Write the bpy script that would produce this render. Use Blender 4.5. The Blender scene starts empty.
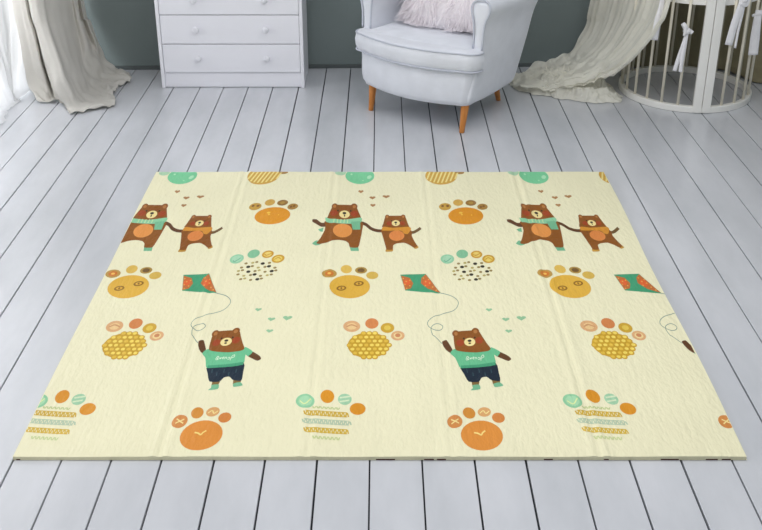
import bpy, bmesh, math, random
from mathutils import Vector, Matrix, noise
random.seed(7)
C = bpy.context.scene.collection
PI = math.pi

# ------------------------------------------------------------------ camera geometry
F = 1066.0; PITCH = math.atan(536 / F); H = 1.78
def ray(u, v):
    dx = (u - 380) / F; dy = -(v - 265) / F
    return (dx, math.cos(PITCH) + dy * math.sin(PITCH), -math.sin(PITCH) + dy * math.cos(PITCH))
def at_z(u, v, z=0.0):
    d = ray(u, v); t = (z - H) / d[2]
    return Vector((d[0] * t, d[1] * t, z))
def at_y(u, v, Y):
    d = ray(u, v); t = Y / d[1]
    return Vector((d[0] * t, Y, H + d[2] * t))

# ------------------------------------------------------------------ materials
def lin(c):
    return tuple(((x / 255) / 12.92 if x / 255 <= .04045 else ((x / 255 + .055) / 1.055) ** 2.4) for x in c) + (1,)
def mat(name, col, rough=.6, var=0, vscale=8, bump=0, bscale=60, stretch=(1, 1, 1), metal=0, sheen=0, spec=.5, trans=0):
    m = bpy.data.materials.new(name); m.use_nodes = True
    nt = m.node_tree; n = nt.nodes; l = nt.links
    b = n['Principled BSDF']
    b.inputs['Base Color'].default_value = lin(col); b.inputs['Roughness'].default_value = rough
    b.inputs['Metallic'].default_value = metal; b.inputs['Specular IOR Level'].default_value = spec
    b.inputs['Sheen Weight'].default_value = sheen
    tc = n.new('ShaderNodeTexCoord'); mp = n.new('ShaderNodeMapping'); mp.inputs['Scale'].default_value = stretch
    l.new(tc.outputs['Object'], mp.inputs['Vector'])
    if var:
        t = n.new('ShaderNodeTexNoise'); t.inputs['Scale'].default_value = vscale; t.inputs['Detail'].default_value = 4
        l.new(mp.outputs[0], t.inputs['Vector'])
        r = n.new('ShaderNodeValToRGB')
        r.color_ramp.elements[0].position = .3; r.color_ramp.elements[1].position = .7
        r.color_ramp.elements[0].color = lin([max(0, x - var) for x in col]); r.color_ramp.elements[1].color = lin([min(255, x + var * .6) for x in col])
        l.new(t.outputs['Fac'], r.inputs['Fac']); l.new(r.outputs['Color'], b.inputs['Base Color'])
    if bump:
        t = n.new('ShaderNodeTexNoise'); t.inputs['Scale'].default_value = bscale; t.inputs['Detail'].default_value = 3
        l.new(mp.outputs[0], t.inputs['Vector'])
        bp = n.new('ShaderNodeBump'); bp.inputs['Strength'].default_value = bump; bp.inputs['Distance'].default_value = .01
        l.new(t.outputs['Fac'], bp.inputs['Height']); l.new(bp.outputs[0], b.inputs['Normal'])
    if trans:
        out = n['Material Output']
        tr = n.new('ShaderNodeBsdfTranslucent'); tr.inputs['Color'].default_value = lin(col)
        mx = n.new('ShaderNodeMixShader'); mx.inputs[0].default_value = trans
        l.new(b.outputs[0], mx.inputs[1]); l.new(tr.outputs[0], mx.inputs[2]); l.new(mx.outputs[0], out.inputs['Surface'])
    return m

def sheer_mat(name, col, trans=.4, clear=.15, rough=.8):
    m = mat(name, col, rough, var=8, vscale=5, bump=.8, bscale=32, trans=trans)
    nt = m.node_tree; n = nt.nodes; l = nt.links
    out = n['Material Output']; src = out.inputs['Surface'].links[0].from_socket
    tp = n.new('ShaderNodeBsdfTransparent'); mx = n.new('ShaderNodeMixShader'); mx.inputs[0].default_value = clear
    l.new(src, mx.inputs[1]); l.new(tp.outputs[0], mx.inputs[2]); l.new(mx.outputs[0], out.inputs['Surface'])
    return m

def floor_mat():
    m = bpy.data.materials.new('painted_boards'); m.use_nodes = True
    nt = m.node_tree; n = nt.nodes; l = nt.links; b = n['Principled BSDF']
    tc = n.new('ShaderNodeTexCoord')
    mp = n.new('ShaderNodeMapping'); mp.inputs['Scale'].default_value = (1, .28, 1); l.new(tc.outputs['Object'], mp.inputs['Vector'])
    t = n.new('ShaderNodeTexNoise'); t.inputs['Scale'].default_value = 5; t.inputs['Detail'].default_value = 6; t.inputs['Roughness'].default_value = .6
    l.new(mp.outputs[0], t.inputs['Vector'])
    r = n.new('ShaderNodeValToRGB'); e = r.color_ramp.elements
    e[0].position = .3; e[0].color = lin((192, 195, 200)); e[1].position = .65; e[1].color = lin((208, 210, 215))
    l.new(t.outputs['Fac'], r.inputs['Fac'])
    # small worn scuffs
    mp2 = n.new('ShaderNodeMapping'); mp2.inputs['Scale'].default_value = (5, 2.2, 1); mp2.inputs['Rotation'].default_value = (0, 0, .5); l.new(tc.outputs['Object'], mp2.inputs['Vector'])
    t2 = n.new('ShaderNodeTexNoise'); t2.inputs['Scale'].default_value = 7; t2.inputs['Detail'].default_value = 8; t2.inputs['Roughness'].default_value = .75
    l.new(mp2.outputs[0], t2.inputs['Vector'])
    r2 = n.new('ShaderNodeValToRGB'); r2.color_ramp.elements[0].position = .70; r2.color_ramp.elements[0].color = (0, 0, 0, 1)
    r2.color_ramp.elements[1].position = .78; r2.color_ramp.elements[1].color = (.55, .55, .55, 1)
    l.new(t2.outputs['Fac'], r2.inputs['Fac'])
    mx = n.new('ShaderNodeMixRGB'); mx.inputs[2].default_value = lin((140, 142, 152))
    l.new(r2.outputs[0], mx.inputs[0]); l.new(r.outputs[0], mx.inputs[1]); l.new(mx.outputs[0], b.inputs['Base Color'])
    b.inputs['Roughness'].default_value = .24
    t3 = n.new('ShaderNodeTexNoise'); t3.inputs['Scale'].default_value = 30; t3.inputs['Detail'].default_value = 4; l.new(mp.outputs[0], t3.inputs['Vector'])
    bp = n.new('ShaderNodeBump'); bp.inputs['Strength'].default_value = .2; bp.inputs['Distance'].default_value = .003
    l.new(t3.outputs['Fac'], bp.inputs['Height']); l.new(bp.outputs[0], b.inputs['Normal'])
    return m

def foam_mat(name, col, var=3):
    """embossed foam: fine grain running along the depth of the mat"""
    m = bpy.data.materials.new(name); m.use_nodes = True
    nt = m.node_tree; n = nt.nodes; l = nt.links; b = n['Principled BSDF']
    b.inputs['Roughness'].default_value = .5; b.inputs['Specular IOR Level'].default_value = .35
    tc = n.new('ShaderNodeTexCoord')
    t = n.new('ShaderNodeTexNoise'); t.inputs['Scale'].default_value = 3.5; t.inputs['Detail'].default_value = 3; l.new(tc.outputs['Object'], t.inputs['Vector'])
    r = n.new('ShaderNodeValToRGB'); r.color_ramp.elements[0].position = .3; r.color_ramp.elements[1].position = .7
    r.color_ramp.elements[0].color = lin([x - var for x in col]); r.color_ramp.elements[1].color = lin([min(255, x + var) for x in col])
    l.new(t.outputs['Fac'], r.inputs['Fac']); l.new(r.outputs[0], b.inputs['Base Color'])
    mp = n.new('ShaderNodeMapping'); mp.inputs['Scale'].default_value = (1, .4, 1); l.new(tc.outputs['Object'], mp.inputs['Vector'])
    t2 = n.new('ShaderNodeTexNoise'); t2.inputs['Scale'].default_value = 75; t2.inputs['Detail'].default_value = 3; l.new(mp.outputs[0], t2.inputs['Vector'])
    mp3 = n.new('ShaderNodeMapping'); mp3.inputs['Scale'].default_value = (1, .1, 1); l.new(tc.outputs['Object'], mp3.inputs['Vector'])
    t3 = n.new('ShaderNodeTexNoise'); t3.inputs['Scale'].default_value = 28; t3.inputs['Detail'].default_value = 2; l.new(mp3.outputs[0], t3.inputs['Vector'])
    ad = n.new('ShaderNodeMath'); ad.operation = 'ADD'; l.new(t2.outputs['Fac'], ad.inputs[0]); l.new(t3.outputs['Fac'], ad.inputs[1])
    bp = n.new('ShaderNodeBump'); bp.inputs['Strength'].default_value = .7; bp.inputs['Distance'].default_value = .005
    l.new(ad.outputs[0], bp.inputs['Height']); l.new(bp.outputs[0], b.inputs['Normal'])
    return m

M = dict(
    boards=floor_mat(),
    gap=mat('board_gap', (38, 40, 46), .9),
    wall=mat('grey_wall_paint', (124, 135, 134), .8, var=5, vscale=1.5, bump=.1, bscale=40),
    base=mat('dark_baseboard_paint', (90, 97, 97), .6),
    side=mat('side_wall_paint', (140, 150, 150), .8, bump=.1, bscale=40),
    white=mat('white_lacquer', (240, 240, 246), .4, var=2, vscale=3),
    knob=mat('knob_lacquer', (236, 236, 242), .3),
    dark=mat('grey_carcass_board', (120, 122, 128), .7),  # grey board for the chest back and drawer boxes
    crib=mat('white_crib_paint', (246, 245, 240), .4, var=3, vscale=6),
    bars=mat('cream_bar_paint', (244, 238, 220), .4),
    fabric=mat('blue_grey_velour', (224, 227, 235), .85, var=7, vscale=9, bump=.3, bscale=260, sheen=.3),
    pipe=mat('piping_fabric', (196, 200, 212), .85, bump=.2, bscale=300),
    wood=mat('oiled_beech', (205, 132, 62), .45, var=22, vscale=9, stretch=(6, 6, 1)),
    fur=mat('shaggy_fur', (250, 245, 248), .75, var=8, vscale=30, trans=.22),
    furb=mat('fur_backing', (235, 230, 234), .9),
    linen=mat('linen_curtain', (224, 221, 214), .85, var=6, vscale=3, bump=.3, bscale=240, trans=.25),
    sheer=sheer_mat('sheer_voile', (240, 240, 240), .55, .15),
    tulle=sheer_mat('cream_tulle', (250, 248, 236), .25, .07),
    ply=mat('mattress_base_darkened_wood', (96, 78, 58), .7, var=10, vscale=12),  # brown kept dark to lower and warm bounce light inside the crib
    olive=mat('olive_linen', (158, 150, 122), .9, var=8, vscale=3, bump=.3, bscale=200, trans=.1),
    tie=mat('white_cotton', (246, 245, 248), .85, var=5, vscale=30, bump=.3, bscale=200),
    frame=mat('window_frame_paint', (235, 236, 238), .4),
)
gl = bpy.data.materials.new('window_glass'); gl.use_nodes = True
gn = gl.node_tree.nodes; gn.remove(gn['Principled BSDF'])
a_ = gn.new('ShaderNodeBsdfTransparent'); b_ = gn.new('ShaderNodeBsdfGlossy'); b_.inputs['Roughness'].default_value = .02
c_ = gn.new('ShaderNodeMixShader'); c_.inputs[0].default_value = .06
gl.node_tree.links.new(a_.outputs[0], c_.inputs[1]); gl.node_tree.links.new(b_.outputs[0], c_.inputs[2])
gl.node_tree.links.new(c_.outputs[0], gn['Material Output'].inputs['Surface'])
M['glass'] = gl

# ------------------------------------------------------------------ mesh helpers
def new_obj(name, bm, m, parent=None, smooth=False, kind=None):
    me = bpy.data.meshes.new(name); bm.normal_update(); bm.to_mesh(me); bm.free()
    for x in (m if isinstance(m, (list, tuple)) else [m]): me.materials.append(x)
    if smooth:
        for p in me.polygons: p.use_smooth = True
    o = bpy.data.objects.new(name, me); C.objects.link(o)
    if parent is not None: o.parent = parent
    if kind: o['kind'] = kind
    return o
def tag(o, label, cat, group=None, kind=None):
    o['label'] = label; o['category'] = cat
    if group: o['group'] = group
    if kind: o['kind'] = kind
    return o
def empty(name, loc, rz, label, cat, group=None):
    o = bpy.data.objects.new(name, None); C.objects.link(o); o.location = loc; o.rotation_euler = (0, 0, rz)
    o.empty_display_size = .05
    return tag(o, label, cat, group)
def bevel(o, w, seg=2, angle=35):
    md = o.modifiers.new('bevel', 'BEVEL'); md.width = w; md.segments = seg; md.limit_method = 'ANGLE'; md.angle_limit = math.radians(angle)
    return o
def subsurf(o, n=2):
    md = o.modifiers.new('subd', 'SUBSURF'); md.levels = n; md.render_levels = n
    return o
def box(bm, x0, x1, y0, y1, z0, z1):
    vs = [bm.verts.new((x, y, z)) for z in (z0, z1) for y in (y0, y1) for x in (x0, x1)]
    for f in ((0, 2, 3, 1), (4, 5, 7, 6), (0, 1, 5, 4), (2, 6, 7, 3), (0, 4, 6, 2), (1, 3, 7, 5)):
        bm.faces.new([vs[i] for i in f])
def boxbm(*a):
    bm = bmesh.new(); box(bm, *a); return bm
def loft(bm, rings, closed=True, cap=True, mi=0):
    rv = [[bm.verts.new(p) for p in r] for r in rings]
    n = len(rings[0])
    for a, b in zip(rv, rv[1:]):
        for i in range(n if closed else n - 1):
            j = (i + 1) % n
            f = bm.faces.new((a[i], a[j], b[j], b[i])); f.material_index = mi
    if cap and closed:
        bm.faces.new(list(reversed(rv[0]))); bm.faces.new(rv[-1])
    return rv
def catmull(pts, n):
    pts = [Vector(p) for p in pts]; out = []
    for i in range(len(pts) - 1):
        p0 = pts[max(i - 1, 0)]; p1 = pts[i]; p2 = pts[i + 1]; p3 = pts[min(i + 2, len(pts) - 1)]
        for k in range(n):
            t = k / n
            out.append(.5 * ((2 * p1) + (p2 - p0) * t + (2 * p0 - 5 * p1 + 4 * p2 - p3) * t * t + (3 * p1 - p0 - 3 * p2 + p3) * t ** 3))
    out.append(pts[-1]); return out
def tube(bm, pts, r, seg=8, closed=False):
    pts = [Vector(p) for p in pts]; rings = []; n = len(pts)
    up = Vector((0, 0, 1)); prev = None
    for i, p in enumerate(pts):
        d = (pts[(i + 1) % n] - pts[i - 1]) if closed else (pts[min(i + 1, n - 1)] - pts[max(i - 1, 0)])
        d.normalize()
        if prev is None:
            a = d.cross(up)
            if a.length < .1: a = d.cross(Vector((1, 0, 0)))
        else: a = prev - d * prev.dot(d)
        a.normalize(); prev = a; b = d.cross(a)
        rr = r[i] if isinstance(r, (list, tuple)) else r
        rings.append([p + a * rr * math.cos(2 * PI * k / seg) + b * rr * math.sin(2 * PI * k / seg) for k in range(seg)])
    if closed: rings.append(rings[0])
    loft(bm, rings, cap=not closed)
    if closed: bmesh.ops.remove_doubles(bm, verts=bm.verts, dist=1e-6)
def lathe(bm, prof, axis='Z', c=(0, 0, 0), seg=20):
    rings = []
    for r, h in prof:
        ring = []
        for k in range(seg):
            a = 2 * PI * k / seg; x = r * math.cos(a); y = r * math.sin(a)
            ring.append(Vector(c) + (Vector((x, y, h)) if axis == 'Z' else Vector((x, -h, y))))
        rings.append(ring)
    loft(bm, rings)
def ringbar(bm, cx, cy, r0, r1, z0, z1, a0=0, a1=2 * PI, seg=72):
    full = abs(a1 - a0 - 2 * PI) < 1e-6; rings = []
    for k in range(seg + (0 if full else 1)):
        a = a0 + (a1 - a0) * k / seg; c, s = math.sin(a), -math.cos(a)     # angle 0 faces the camera side
        rings.append([(cx + r0 * c, cy + r0 * s, z0), (cx + r1 * c, cy + r1 * s, z0), (cx + r1 * c, cy + r1 * s, z1), (cx + r0 * c, cy + r0 * s, z1)])
    if full:
        rv = [[bm.verts.new(p) for p in r] for r in rings]
        for i in range(len(rv)):
            a, b = rv[i], rv[(i + 1) % len(rv)]
            for j in range(4): bm.faces.new((a[j], a[(j + 1) % 4], b[(j + 1) % 4], b[j]))
    else: loft(bm, rings)

# ------------------------------------------------------------------ the room
WY = lambda x: 6.125 + .026 * x         # back wall stands very slightly off square
XL, XR, ZC = -2.2, 3.0, 2.65
bm = bmesh.new()
lines = [61.4, 111, 161.4, 214, 265, 317, 369.7, 422, 474.5, 525.7, 577.8, 629.5, 681, 731.7]
xs = [at_z(x, 460).x for x in lines]
step = at_z(432, 460).x - at_z(380, 460).x
for x in (13, -40.9): xs.insert(0, at_z(x, 460).x)
while xs[0] > XL - .2: xs.insert(0, xs[0] - step)
while xs[-1] < XR + .2: xs.append(xs[-1] + step)
for a, b in zip(xs, xs[1:]):
    g0 = random.uniform(.0020, .0034)
    box(bm, a + g0, b - random.uniform(.0016, .0030), -2.5, 6.35, -.02, random.uniform(-.0012, 0))
o = new_obj('floor', bm, [M['boards'], M['gap']], kind='structure')
bevel(o, .0012, 1)
sub = boxbm(XL - .2, XR + .3, -2.5, 6.35, -.04, -.012)
new_obj('subfloor_1', sub, M['gap'], kind='structure')  # dark subfloor seen through the gaps between boards
bm = bmesh.new()
v = [bm.verts.new(p) for z in (-.02, ZC) for p in ((XL - .1, WY(XL), z), (XR + .1, WY(XR), z), (XR + .1, WY(XR) + .15, z), (XL - .1, WY(XL) + .15, z))]
for f in ((3, 2, 1, 0), (4, 5, 6, 7), (0, 1, 5, 4), (1, 2, 6, 5), (2, 3, 7, 6), (3, 0, 4, 7)): bm.faces.new([v[i] for i in f])
new_obj('wall_back', bm, M['wall'], kind='structure')
bm = bmesh.new()
v = [bm.verts.new(p) for z in (0, .022) for p in ((XL, WY(XL) - .008, z), (XR, WY(XR) - .008, z), (XR, WY(XR) + .002, z), (XL, WY(XL) + .002, z))]
for f in ((3, 2, 1, 0), (4, 5, 6, 7), (0, 1, 5, 4), (1, 2, 6, 5), (2, 3, 7, 6), (3, 0, 4, 7)): bm.faces.new([v[i] for i in f])
bevel(new_obj('baseboard_back', bm, M['base'], kind='structure'), .002, 1)
# left wall with a tall window opening
WY0, WY1, WZ0, WZ1 = 4.3, 5.98, .06, 2.3; V0, V1 = .6, 3.0
bm = bmesh.new()
box(bm, XL - .15, XL, -2.5, V0, -.02, ZC); box(bm, XL - .15, XL, V1, WY0, -.02, ZC); box(bm, XL - .15, XL, V0, V1, -.02, .8); box(bm, XL - .15, XL, V0, V1, 2.3, ZC); box(bm, XL - .15, XL, WY1, 6.2, -.02, ZC)
box(bm, XL - .15, XL, WY0, WY1, -.02, WZ0); box(bm, XL - .15, XL, WY0, WY1, WZ1, ZC)
new_obj('wall_left', bm, M['side'], kind='structure')
bm = bmesh.new(); x0, x1 = XL - .10, XL - .04
box(bm, x0, x1, WY0, WY0 + .06, WZ0, WZ1); box(bm, x0, x1, WY1 - .06, WY1, WZ0, WZ1)
box(bm, x0, x1, WY0 + .06, WY1 - .06, WZ0, WZ0 + .07); box(bm, x0, x1, WY0 + .06, WY1 - .06, WZ1 - .06, WZ1)
ym = (WY0 + WY1) / 2; box(bm, x0, x1, ym - .035, ym + .035, WZ0 + .07, WZ1 - .06)
w = new_obj('window_1', bm, M['frame'], kind='structure')
for (a, b) in ((WY0 + .06, ym - .035), (ym + .035, WY1 - .06)):
    new_obj('window_pane', boxbm(XL - .075, XL - .065, a, b, WZ0 + .07, WZ1 - .06), M['glass'], w)
bm = bmesh.new()
box(bm, x0, x1, V0, V0 + .06, .8, 2.3); box(bm, x0, x1, V1 - .06, V1, .8, 2.3); box(bm, x0, x1, V0 + .06, V1 - .06, .8, .86); box(bm, x0, x1, V0 + .06, V1 - .06, 2.24, 2.3)
box(bm, x0, x1, (V0 + V1) / 2 - .035, (V0 + V1) / 2 + .035, .86, 2.24)
w = new_obj('added_window', bm, M['frame'], kind='structure')  # added window, put in so the left fill lamp has an opening
for (a, b) in ((V0 + .06, (V0 + V1) / 2 - .035), ((V0 + V1) / 2 + .035, V1 - .06)):
    new_obj('window_pane', boxbm(XL - .075, XL - .065, a, b, .86, 2.24), M['glass'], w)
new_obj('wall_right', boxbm(XR, XR + .15, -2.5, 6.2, -.02, ZC), M['side'], kind='structure')
new_obj('wall_front', boxbm(XL - .15, XR + .15, -2.65, -2.5, -.02, ZC), M['side'], kind='structure')

# ------------------------------------------------------------------ the play mat
MY0, MY1, MH = 2.356, 4.443, .012
prof = {}
for cx in (-.6, -.2, .2, .6):
    k = .55 if abs(cx) > .3 else .35
    for d, h in ((-.045, 0), (-.03, .0012), (-.02, .0042), (-.012, .0030), (-.004, -.0012), (.004, -.0012), (.012, .0030), (.02, .0042), (.03, .0012), (.045, 0)):
        prof[round(cx + d, 4)] = h * k
for cx in (-.9, -.8, -.7, -.4, -.5, -.3, -.1, 0, .1, .3, .4, .5, .7, .8, .9): prof[cx] = .0012 * math.sin(cx * 9)
prof[-1.0] = 0; prof[1.0] = 0
KX = sorted(prof)
def mh(x):
    x = max(-1, min(1, x))
    for a, b in zip(KX, KX[1:]):
        if a <= x <= b: return MH + prof[a] + (prof[b] - prof[a]) * (x - a) / (b - a)
    return MH
mat_slots = [foam_mat('cream_foam', (238, 233, 197), 2)]; slot_of = {}
def slot(col):
    if col not in slot_of:
        slot_of[col] = len(mat_slots); mat_slots.append(foam_mat('print_ink_%d_%d_%d' % col, (col[0], col[1], int(col[2] * (.98 if col[1] > col[0] + 15 else .82))), 5))
    return slot_of[col]
MB = bmesh.new()
NY = 30; grid = []
for j in range(NY + 1):
    y = MY0 + (MY1 - MY0) * j / NY
    grid.append([MB.verts.new((x + (.004 * math.sin(y * 5) if abs(x) == 1 else 0) * (1 if x > 0 else -.4), y, mh(x))) for x in KX])
for j in range(NY):
    for i in range(len(KX) - 1):
        MB.faces.new((grid[j][i], grid[j][i + 1], grid[j + 1][i + 1], grid[j + 1][i]))
def skirt(row):
    low = [MB.verts.new((v.co.x, v.co.y, .0005)) for v in row]
    for i in range(len(row) - 1): MB.faces.new((row[i + 1], row[i], low[i], low[i + 1]))
skirt(grid[0]); skirt(list(reversed(grid[-1]))); skirt([r[-1] for r in grid]); skirt([r[0] for r in reversed(grid)])
MB.faces.new([MB.verts.new(p) for p in ((-1, MY0, .0005), (-1, MY1, .0005), (1, MY1, .0005), (1, MY0, .0005))])

OFFS = (-.786, 0, .792)
def to_mat(p, dx=0):
    q = at_z(p[0], p[1], MH); return (q.x + dx, q.y)
def decal(polys, col, layer, offs=None):
    """polys: outlines in photo pixels of one printed motif, laid on the mat plane and repeated along its width"""
    s = slot(col)
    for dx in (offs or OFFS):
        t = bmesh.new()
        for pl in polys:
            pts = [to_mat(p, dx) for p in pl]
            area = sum(pts[i - 1][0] * pts[i][1] - pts[i][0] * pts[i - 1][1] for i in range(len(pts)))
            if area < 0: pts.reverse()
            try: t.faces.new([t.verts.new((x, y, 0)) for x, y in pts])
            except Exception: pass
        t.normal_update(); bmesh.ops.triangulate(t, faces=t.faces[:], ngon_method='EAR_CLIP')
        for co, no in (((-.9985, 0, 0), (-1, 0, 0)), ((.9985, 0, 0), (1, 0, 0)), ((0, MY0 + .001, 0), (0, -1, 0)), ((0, MY1 - .001, 0), (0, 1, 0))):
            if t.verts: bmesh.ops.bisect_plane(t, geom=t.verts[:] + t.edges[:] + t.faces[:], plane_co=co, plane_no=no, clear_outer=True)
        if not t.faces: t.free(); continue
        lo = min(v.co.x for v in t.verts); hi = max(v.co.x for v in t.verts)
        for k in KX:
            if lo < k < hi: bmesh.ops.bisect_plane(t, geom=t.verts[:] + t.edges[:] + t.faces[:], plane_co=(k, 0, 0), plane_no=(1, 0, 0))
        mp = {v: MB.verts.new((v.co.x, v.co.y, mh(v.co.x) + .00012 + .00014 * layer)) for v in t.verts}
        for f in t.faces:
            try:
                nf = MB.faces.new([mp[v] for v in f.verts]); nf.normal_update()
                if nf.normal.z < 0: nf.normal_flip()
                nf.material_index = s
            except Exception: pass
        t.free()
def G(ox, oy, s): return lambda *pts: [(ox + x / s, oy + y / s) for x, y in pts]
def ell(cx, cy, rx, ry, rot=0, n=28):
    c, s = math.cos(rot), math.sin(rot)
    return [(cx + rx * math.cos(2 * PI * k / n) * c - ry * math.sin(2 * PI * k / n) * s, cy + rx * math.cos(2 * PI * k / n) * s + ry * math.sin(2 * PI * k / n) * c) for k in range(n)]
def smooth_poly(pts, n=3):
    P_ = [Vector((x, y, 0)) for x, y in pts]; m = len(P_); out = []
    for i in range(m):
        p0, p1, p2, p3 = P_[i - 1], P_[i], P_[(i + 1) % m], P_[(i + 2) % m]
        for k in range(n):
            t = k / n
            q = .5 * ((2 * p1) + (p2 - p0) * t + (2 * p0 - 5 * p1 + 4 * p2 - p3) * t * t + (3 * p1 - p0 - 3 * p2 + p3) * t ** 3) * 1
            q = q * .6 + (p1 + (p2 - p1) * t) * .4
            out.append((q.x, q.y))
    return out
def stroke(pts, w, n=6):
    P_ = [(q.x, q.y) for q in catmull([(x, y, 0) for x, y in pts], n)]
    out = []
    nr = []
    for i in range(len(P_)):
        a = P_[max(i - 1, 0)]; b = P_[min(i + 1, len(P_) - 1)]
        dx, dy = b[0] - a[0], b[1] - a[1]; L = math.hypot(dx, dy) or 1
        nr.append((-dy / L * w / 2, dx / L * w / 2))
    for i in range(len(P_) - 1):
        out.append([(P_[i][0] + nr[i][0], P_[i][1] + nr[i][1]), (P_[i + 1][0] + nr[i + 1][0], P_[i + 1][1] + nr[i + 1][1]),
                    (P_[i + 1][0] - nr[i + 1][0], P_[i + 1][1] - nr[i + 1][1]), (P_[i][0] - nr[i][0], P_[i][1] - nr[i][1])])
    return out
def heart(cx, cy, w, h):
    out = []
    for k in range(20):
        t = 2 * PI * k / 20
        x = 16 * math.sin(t) ** 3; y = 13 * math.cos(t) - 5 * math.cos(2 * t) - 2 * math.cos(3 * t) - math.cos(4 * t)
        out.append((cx + x / 32 * w, cy - (y + 2.5) / 29 * h))
    return out

BRN = (140, 82, 26); BRD = (98, 60, 36); RED = (160, 66, 30); CRM = (240, 222, 188); NOS = (52, 36, 30)
GRN = (142, 203, 164); GRD = (118, 184, 146); BEL = (226, 148, 88); EAR = (182, 122, 78)
GLD = (224, 176, 78); ORG = (220, 146, 32); SAL = (214, 134, 92); PNK = (222, 172, 148); OCH = (206, 164, 92); BRK = (150, 112, 58)

def E_(g, s, cx, cy, rx, ry, rot=0):
    c = g((cx, cy))[0]; return ell(c[0], c[1], rx / s, ry / s, rot)
OFFS = (-.786, 0, .784)
# --- big bear with green scarf
s = 7.57; g = G(300, 190, s)
decal(stroke([(361, 222.6), (366, 224.5), (371, 228.5), (377, 230.6), (384, 231)], 3.0), BRD, 1)
decal([smooth_poly(g((95, 222), (125, 222), (160, 248), (197, 252), (193, 280), (158, 278), (118, 254), (94, 240)))], BRD, 1)
decal([g((138, 298), (178, 286), (172, 318), (150, 314))], GRD, 1)
decal([smooth_poly(g((92, 405), (122, 382), (150, 392), (156, 412), (120, 420)))], GRD, 1)
decal([g((374, 420), (440, 426), (446, 460), (384, 460))], GRD, 1)
decal([smooth_poly(g((195, 238), (465, 238), (470, 305), (458, 370), (440, 433), (378, 433), (370, 405), (345, 386), (290, 378), (235, 386), (185, 404), (150, 410), (124, 402), (152, 368), (186, 310), (192, 270)))], BRN, 2)
decal([E_(g, s, 263, 125, 23, 22), E_(g, s, 410, 124, 25, 23)], BRN, 1)
decal([E_(g, s, 263, 126, 12, 12), E_(g, s, 411, 126, 13, 12)], EAR, 4)
decal([smooth_poly(g((242, 132), (262, 114), (405, 114), (428, 130), (446, 170), (464, 214), (455, 228), (212, 228), (210, 205), (226, 165)))], BRN, 3)
decal([E_(g, s, 258, 176, 30, 22), E_(g, s, 412, 178, 28, 22)], RED, 4)
decal([E_(g, s, 288, 158, 6, 7), E_(g, s, 384, 158, 6, 7)], NOS, 5)
decal([E_(g, s, 337, 185, 40, 29)], CRM, 4)
decal([E_(g, s, 336, 176, 14, 9), E_(g, s, 337, 195, 5, 8)], NOS, 5)
decal([smooth_poly(g((193, 212), (215, 216), (330, 226), (455, 208), (470, 222), (458, 246), (380, 256), (290, 254), (200, 246)))], GRN, 5)
decal([g((385, 240), (456, 236), (457, 300), (400, 300))], GRD, 6)
decal([E_(g, s, 322, 308, 73, 52)], BEL, 4)
decal([g((255 + i * 26, 222), (262 + i * 26, 222), (259 + i * 26, 250), (252 + i * 26, 250)) for i in range(5)], (196, 222, 172), 6)
# --- small bear with orange scarf
s = 8.84; g = G(370, 200, s)
decal(stroke(g((340, 282), (380, 288), (420, 268), (448, 248)), 24 / s), (112, 84, 52), 1)
decal([smooth_poly(g((145, 430), (200, 430), (200, 456), (138, 458))), smooth_poly(g((384, 415), (416, 400), (430, 422), (398, 434)))], (196, 150, 74), 1)
decal([smooth_poly(g((105, 262), (355, 262), (370, 320), (392, 365), (418, 408), (390, 424), (350, 400), (300, 380), (235, 386), (205, 402), (200, 440), (148, 440), (135, 400), (118, 340), (106, 300)))], BRN, 2)
decal([E_(g, s, 153, 150, 20, 19), E_(g, s, 293, 150, 20, 19)], BRN, 1)
decal([E_(g, s, 153, 151, 10, 10), E_(g, s, 293, 151, 10, 10)], EAR, 4)
decal([smooth_poly(g((132, 158), (150, 142), (292, 142), (314, 156), (330, 200), (345, 236), (340, 252), (115, 248), (118, 208)))], BRN, 3)
decal([E_(g, s, 170, 208, 24, 18), E_(g, s, 288, 208, 24, 18)], RED, 4)
decal([E_(g, s, 190, 186, 5, 6), E_(g, s, 266, 186, 5, 6)], NOS, 5)
decal([E_(g, s, 228, 207, 36, 26)], CRM, 4)
decal([E_(g, s, 228, 201, 12, 8), E_(g, s, 228, 217, 4, 7)], NOS, 5)
decal([smooth_poly(g((118, 238), (200, 248), (345, 240), (362, 262), (334, 304), (302, 300), (272, 274), (108, 272)))], (214, 146, 58), 5)
decal([E_(g, s, 236, 318, 68, 46)], (222, 136, 84), 4)
OFFS = (-.786, 0, .774)
# --- kite and its string
s = 7.57; g = G(395, 265, s)
decal([g((40, 75), (232, 68), (348, 217), (78, 195))], (66, 158, 118), 1)
decal([g((46, 82), (76, 190), (122, 178), (138, 140), (112, 100)), g((232, 72), (343, 212), (250, 182), (196, 140), (200, 98))], (196, 112, 66), 2)
decal([E_(g, s, 90, 135, 26, 22), E_(g, s, 243, 138, 30, 26)], (226, 102, 58), 3)
decal([E_(g, s, x, y, 6, 5) for x, y in ((62, 105), (75, 150), (88, 180), (112, 160), (112, 118), (85, 128), (215, 100), (232, 128), (262, 140), (230, 158), (285, 170), (312, 192), (255, 112))], (232, 170, 104), 4)
STR = g((345, 215), (420, 232), (470, 265), (478, 300), (448, 342), (370, 370), (300, 390), (252, 425), (252, 462), (300, 494), (345, 492), (362, 466), (330, 445), (288, 458), (272, 485), (285, 530)) + [(434.5, 336.5), (442, 343.5)]
decal(stroke(STR, .62, 5), (128, 150, 138), 1)
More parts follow.
